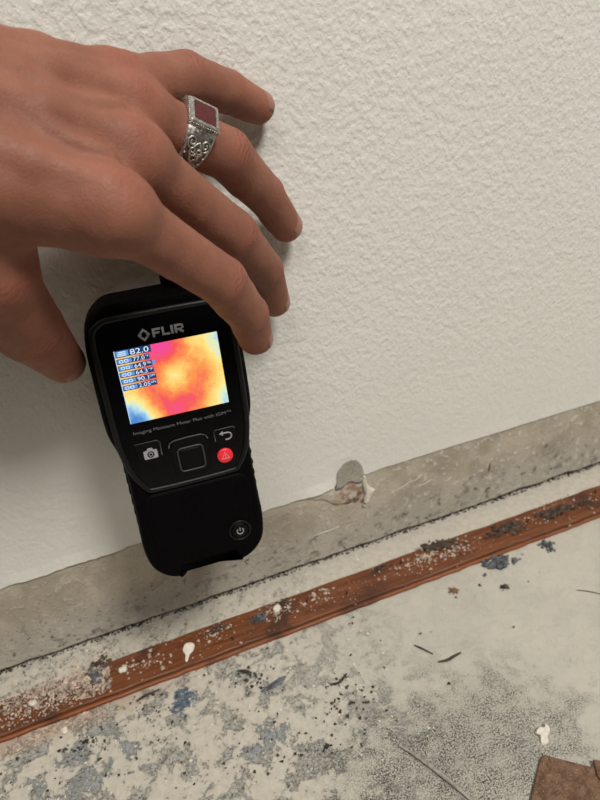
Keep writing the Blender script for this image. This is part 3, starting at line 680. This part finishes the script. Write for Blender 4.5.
for vn in VEINS:
    P = catmull([on_back(*q) for q in vn], 6, closed=False); vein_pts += P
    for a, b in zip(P, P[1:]): cone(Fh, a, b, 1.3, 1.3, 4)
# ---- surface nets
def surface_nets(Fv, lo, h):
    S = Fv < 0; n0, n1, n2 = Fv.shape
    cs = [(i, j, k) for i in (0, 1) for j in (0, 1) for k in (0, 1)]
    sub = lambda A, c: A[c[0]:n0-1+c[0], c[1]:n1-1+c[1], c[2]:n2-1+c[2]]
    cnt = sum(sub(S, c).astype(np.int8) for c in cs); act = (cnt > 0) & (cnt < 8)
    ci = np.argwhere(act); idx = np.full(act.shape, -1, np.int64); idx[act] = np.arange(len(ci))
    val = {c: Fv[ci[:, 0]+c[0], ci[:, 1]+c[1], ci[:, 2]+c[2]].astype(float) for c in cs}
    acc = np.zeros((len(ci), 3)); num = np.zeros(len(ci))
    for a in cs:
        for ax in range(3):
            if a[ax] == 0:
                b = list(a); b[ax] = 1; b = tuple(b); va, vb = val[a], val[b]; m = (va < 0) != (vb < 0)
                t = np.where(m, va/np.where(m, va-vb, 1), 0); p = np.tile(np.array(a, float), (len(ci), 1)); p[:, ax] += t
                acc[m] += p[m]; num[m] += 1
    V = lo+h*(ci+acc/num[:, None]); Q = []
    for ax in range(3):
        o1, o2 = [(1, 2), (2, 0), (0, 1)][ax]
        A = S[tuple(slice(0, -1) if i == ax else slice(None) for i in range(3))]; B = S[tuple(slice(1, None) if i == ax else slice(None) for i in range(3))]
        e = np.argwhere(A != B); e = e[(e[:, o1] > 0) & (e[:, o2] > 0) & (e[:, o1] < Fv.shape[o1]-1) & (e[:, o2] < Fv.shape[o2]-1)]
        fl = A[e[:, 0], e[:, 1], e[:, 2]]
        def cell(d1, d2):
            q = e.copy(); q[:, o1] -= d1; q[:, o2] -= d2; return idx[q[:, 0], q[:, 1], q[:, 2]]
        q = np.stack([cell(1, 1), cell(0, 1), cell(0, 0), cell(1, 0)], 1); q[~fl] = q[~fl][:, ::-1]; Q.append(q)
    return V, np.concatenate(Q)
HV, HF = surface_nets(Fh, LO, hv)
# light Laplacian smoothing, volume preserving
E_ = np.concatenate([HF[:, [0, 1]], HF[:, [1, 2]], HF[:, [2, 3]], HF[:, [3, 0]]])
def lap(V):
    s = np.zeros_like(V); c = np.zeros(len(V))
    for a, b in ((0, 1), (1, 0)): np.add.at(s, E_[:, a], V[E_[:, b]]); np.add.at(c, E_[:, a], 1)
    return s/np.maximum(c, 1)[:, None]-V
for _ in range(3): HV = HV+.5*lap(HV); HV = HV-.52*lap(HV)
def vnormals(V):
    fn = np.cross(V[HF[:, 2]]-V[HF[:, 0]], V[HF[:, 3]]-V[HF[:, 1]]); N = np.zeros_like(V)
    for k in range(4): np.add.at(N, HF[:, k], fn)
    return N/(np.linalg.norm(N, axis=1)[:, None]+1e-12)
HN = vnormals(HV)
# ---- skin relief and tint
crease = np.zeros((len(HV), 4)); disp = np.zeros(len(HV)); red = np.zeros(len(HV)); pale = np.zeros(len(HV)); dark = np.zeros(len(HV))
wob = lambda p, s: np.sin(p[:, 0]/s+1.3)*np.sin(p[:, 1]/s*1.1+.4)*np.sin(p[:, 2]/s*.9+2.1)
for k, J in H.items():
    for ji, (amp, sp, wl) in (((1, (.40, 5.5, 2.7)), (2, (.22, 3.4, 2.0))) if k != 'thumb' else ((1, (.1, 5, 3)), (2, (.2, 4.5, 2.6)))):
        P = J[ji]; t = unit(unit(J[ji]-J[ji-1])+unit(J[ji+1]-J[ji])); n_ = FD[k]; n_ = unit(n_-t*(n_@t))
        d = HV-P; m = np.linalg.norm(d, axis=1) < 22; u = d[m]@t; pr = d[m]-u[:, None]*t
        near = np.linalg.norm(pr, axis=1) < RAD[k][ji]+4
        wd = np.clip((pr@n_)/(np.linalg.norm(pr, axis=1)+1e-6), 0, 1)**1.5
        q = (pr@np.cross(t, n_))
        env = np.exp(-(u/sp)**2)*wd*near
        uu = u*(1+.03*q**2/10)+.5*np.sin(q*.9)
        red[m] += env*.9; im = np.where(m)[0]; better = env > crease[im, 1]
        crease[im[better], 0] = uu[better]/wl; crease[im[better], 1] = (env*amp/.40)[better]; crease[im[better], 2] = q[better]
    tip = np.linalg.norm(HV-J[3], axis=1); red += .8*np.exp(-(tip/11)**2)
for k in ('index', 'middle', 'ring', 'pinky'):
    d = HV-(H[k][0]+DORS*11); L = np.linalg.norm(d, axis=1); env = np.exp(-(L/9)**2); red += .8*env
    s = unit(CARP[k]-H[k][0]); u = d@s; q = d@np.cross(s, DORS)
    disp += env*.16*np.cos(2*math.pi*(u+.8*np.sin(q*.5))/2.6)
VP = np.array(vein_pts)
dv = np.min(np.stack([np.linalg.norm(HV-p, axis=1) for p in VP]), 0); pale = np.exp(-(dv/2.6)**2)
disp += .10*wob(HV, 1.7)+.12*wob(HV+7, 3.4)
HV = HV+HN*disp[:, None]
def mat_skin():
    n = NT('skin'); v = n.coord()
    at = n.n('ShaderNodeAttribute', attribute_name='tint'); r_, g_, b_ = n.sep(at.outputs['Vector'])
    f1 = n.noise(v, 45, 5, .6); f2 = n.noise(v, 520, 4, .65); vo = n.voro(v, 1300)
    c = n.mix(n.ramp(f1, .3, .7), (.240, .094, .060), (.30, .124, .080))
    c = n.mix(n.math('MULTIPLY', r_, .55, True), c, (.33, .098, .066))
    c = n.mix(n.math('MULTIPLY', g_, .22, True), c, (.225, .115, .085))
    c = n.mix(n.math('MULTIPLY', b_, .45, True), c, (.13, .045, .032))
    c = n.mix(n.ramp(f2, .60, .74, 0, .35), c, (.19, .075, .048))
    cr = n.n('ShaderNodeAttribute', attribute_name='crease'); ph, en, q_ = n.sep(cr.outputs['Vector'])
    ph = n.math('ADD', ph, n.math('MULTIPLY', n.math('SUBTRACT', n.noise(v, 260, 2), .5), 1.1))
    wv = n.math('COSINE', n.math('MULTIPLY', ph, 6.2832)); line = n.math('MULTIPLY', n.ramp(wv, -.2, -1.0), en)
    c = n.mix(n.math('MULTIPLY', line, .55, True), c, (.14, .05, .036))
    h = n.math('ADD', n.math('MULTIPLY', f2, .6), n.math('MULTIPLY', vo, .5)); h = n.math('SUBTRACT', h, n.math('MULTIPLY', line, 1.6))
    return n.out(c, n.ramp(f2, .3, .7, .52, .68), n.bump(h, .38, .0006), Subsurface_Weight=.18, Subsurface_Radius=(.004, .0015, .0008), Subsurface_Scale=.6, Specular_IOR_Level=.32)
M_skin = mat_skin()
root = HV.mean(0)
hand = obj('person', HV, HF, M_skin, smooth=True)
at = hand.data.color_attributes.new('tint', 'FLOAT_COLOR', 'POINT')
at.data.foreach_set('color', np.column_stack([np.clip(red, 0, 1), np.clip(pale, 0, 1), np.clip(dark, 0, 1), np.ones(len(HV))]).astype(np.float32).ravel())
at = hand.data.color_attributes.new('crease', 'FLOAT_COLOR', 'POINT'); at.data.foreach_set('color', crease.astype(np.float32).ravel())
tag(hand, 'bare left hand and wrist reaching from the left, gripping the top of the black meter', 'person')
# ---- fingernails
M_nailk = simple('fingernail', (.34, .155, .115), .38, 300, .1, .00005)
def nail(k, wd, ln, turn=0.):
    A, B, C_, D = H[k]; t = unit(D-C_); n_ = FD[k]+turn*unit(np.array(CAM)*1000-D); n_ = unit(n_-t*(n_@t)); b = np.cross(t, n_); r = RAD[k][3]
    def fn(u, v):
        e = 1-max(0, (.35-v)/.35)**2.2*.55-max(0, (v-.75)/.25)**2*.35
        a = (u-.5)*2*wd*e; s = -ln*.60+ln*v
        rr = (math.sqrt(max(r*r-min(max(s, 0), r*.86)**2, 0)) if s > 0 else r-s*.02)+.32-.25*max(0, .2-v)*5
        return D+t*s+(n_*math.cos(a)+b*math.sin(a))*rr
    o = fix_normals(obj('fingernail', *sheet(fn, 9, 9, .5), M_nailk, hand, smooth=True)); return o
nail('pinky', .80, 10, 1.1); nail('ring', .82, 11, 1.0); nail('middle', .82, 11.5, .5); nail('index', .82, 11.5, .25); nail('thumb', .8, 12.5, .3)

# ------------------------------------------------------------------ silver ring with red stone
A, B = H['ring'][0], H['ring'][1]
cen = A+(B-A)*.55-FD['ring']*.4
view = unit(np.array(CAM)*1000-cen); upv = np.array(up); upv = unit(upv-view*(upv@view))
ax = unit(unit(B-A)+.22*view); bz = .74*view+.66*upv; bz = unit(bz-ax*(bz@ax)); sd = np.cross(bz, ax)
RM = Matrix(((sd[0], ax[0], bz[0], cen[0]*MM), (sd[1], ax[1], bz[1], cen[1]*MM), (sd[2], ax[2], bz[2], cen[2]*MM), (0, 0, 0, 1)))
rg = empty('signet_ring', RM); tag(rg, 'engraved silver ring with a rectangular dark red stone on the finger', 'ring')
def mat_silver():
    n = NT('tarnished_silver'); v = n.coord(); f = n.noise(v, 900, 4)
    return n.out(n.mix(n.ramp(f, .4, .6), (.36, .34, .31), (.62, .60, .56)), n.ramp(f, .3, .7, .28, .48), n.bump(f, .3, .0002), Metallic=.9)
M_sil = mat_silver(); M_tarn = simple('black_tarnish', (.13, .12, .11), .5, 700, .4, .0001, Metallic=.6)
M_stone = simple('dark_red_stone', (.085, .008, .011), .3, 500, .25, 0)
Ri = 11.9
def hw(a):                                                            # half width of the band: wide shoulders under the bezel
    q = (1+math.cos(a))/2; return 2.4+4.3*q**1.0
N_ = 64; lv = []
for i in range(N_):
    a = 2*math.pi*i/N_; w_ = hw(a); th = 1.3+1.5*((1+math.cos(a))/2)**2
    s, c = math.sin(a), math.cos(a)
    lv.append([(s*r, y, c*r) for r, y in ((Ri, -w_), (Ri+th*.6, -w_-.1), (Ri+th, -w_+.7), (Ri+th+.1, 0), (Ri+th, w_-.7), (Ri+th*.6, w_+.1), (Ri, w_))])
V = [p for L in lv for p in L]; F = []
for i in range(N_):
    for k in range(7): a, b = i*7+k, i*7+(k+1) % 7; c = (i+1) % N_*7; F.append((a, b, c+(k+1) % 7, c+k))
band = fix_normals(obj('band', V, F, M_sil, rg, smooth=True))
def on_band(a, y, h): # angle from the bezel, along the finger, height
    th = 1.3+1.5*((1+math.cos(a))/2)**2; r = Ri+th+h; return (math.sin(a)*r, y, math.cos(a)*r)
for s in (-1, 1):                                                     # recessed dark panel and scrolls on each shoulder
    def pan(u, v, s=s):
        a = s*(.58+u*1.3); return on_band(a, (v-.5)*2*(hw(a)-1.1), .12)
    obj('engraving_ground', *sheet(pan, 12, 6, .1), M_tarn, rg, smooth=True)
    def scroll(a0, y0, r0_, turns, flip, r=.42):
        P = []
        for i in range(26):
            q = i/25; rad = r0_*(1-.78*q); t = turns*2*math.pi*q
            P.append(on_band(s*(a0+rad*math.cos(t)/12.5), y0+flip*rad*math.sin(t), .32))
        return tube(P, r, 6)
    sc = merge(scroll(.84, 2.9, 2.2, 1.4, 1), scroll(.84, -2.9, 2.2, 1.4, -1), scroll(1.08, 1.2, 1.6, 1.2, 1), scroll(1.08, -1.4, 1.6, 1.2, -1), scroll(1.32, 0, 2.4, 1.3, 1), scroll(1.56, 2.0, 1.5, 1.2, -1), scroll(1.58, -1.9, 1.5, 1.2, 1),
               tube([on_band(s*q, 2.2*math.sin((q-.8)*5), .3) for q in np.linspace(.8, 1.85, 16)], .38, 6), tube([on_band(s*q, -2.2*math.sin((q-.8)*5), .3) for q in np.linspace(.8, 1.85, 16)], .38, 6),
               *[lump(on_band(s*q, y, .3), .55, 3, 1, .1) for q, y in ((1.15, 0), (1.75, 0), (1.2, 4.2), (1.2, -4.2), (1.42, 3.6), (1.42, -3.6))])
    fix_normals(obj('scrollwork', *sc, M_sil, rg, smooth=True))
z0 = Ri+1.6
bzl = loft([flat3(rrect(0, 0, w_, l_, .8), z) for w_, l_, z in ((12.6, 13.2, z0-2.5), (12.8, 13.4, z0+.2), (11.9, 12.6, z0+.6), (11.9, 12.6, z0+1.5), (11.3, 12.0, z0+1.9), (9.3, 10.0, z0+2.0), (8.9, 9.6, z0+1.4))])
fix_normals(obj('bezel', *bzl, M_sil, rg))
fix_normals(obj('stone', *plate(rrect(0, 0, 9.2, 9.9, .5), z0+.8, z0+1.95, .35), M_stone, rg))
beads = []
for i in range(12):
    q = (i-5.5)*1.02
    for s in (-1, 1): beads.append(lump((s*6.15, q, z0+.75), .5, 3, 1, .05)); beads.append(lump((q, s*6.5, z0+.75), .5, 3, 1, .05))
obj('beading', *merge(*beads), M_sil, rg, smooth=True)['kind'] = 'stuff'
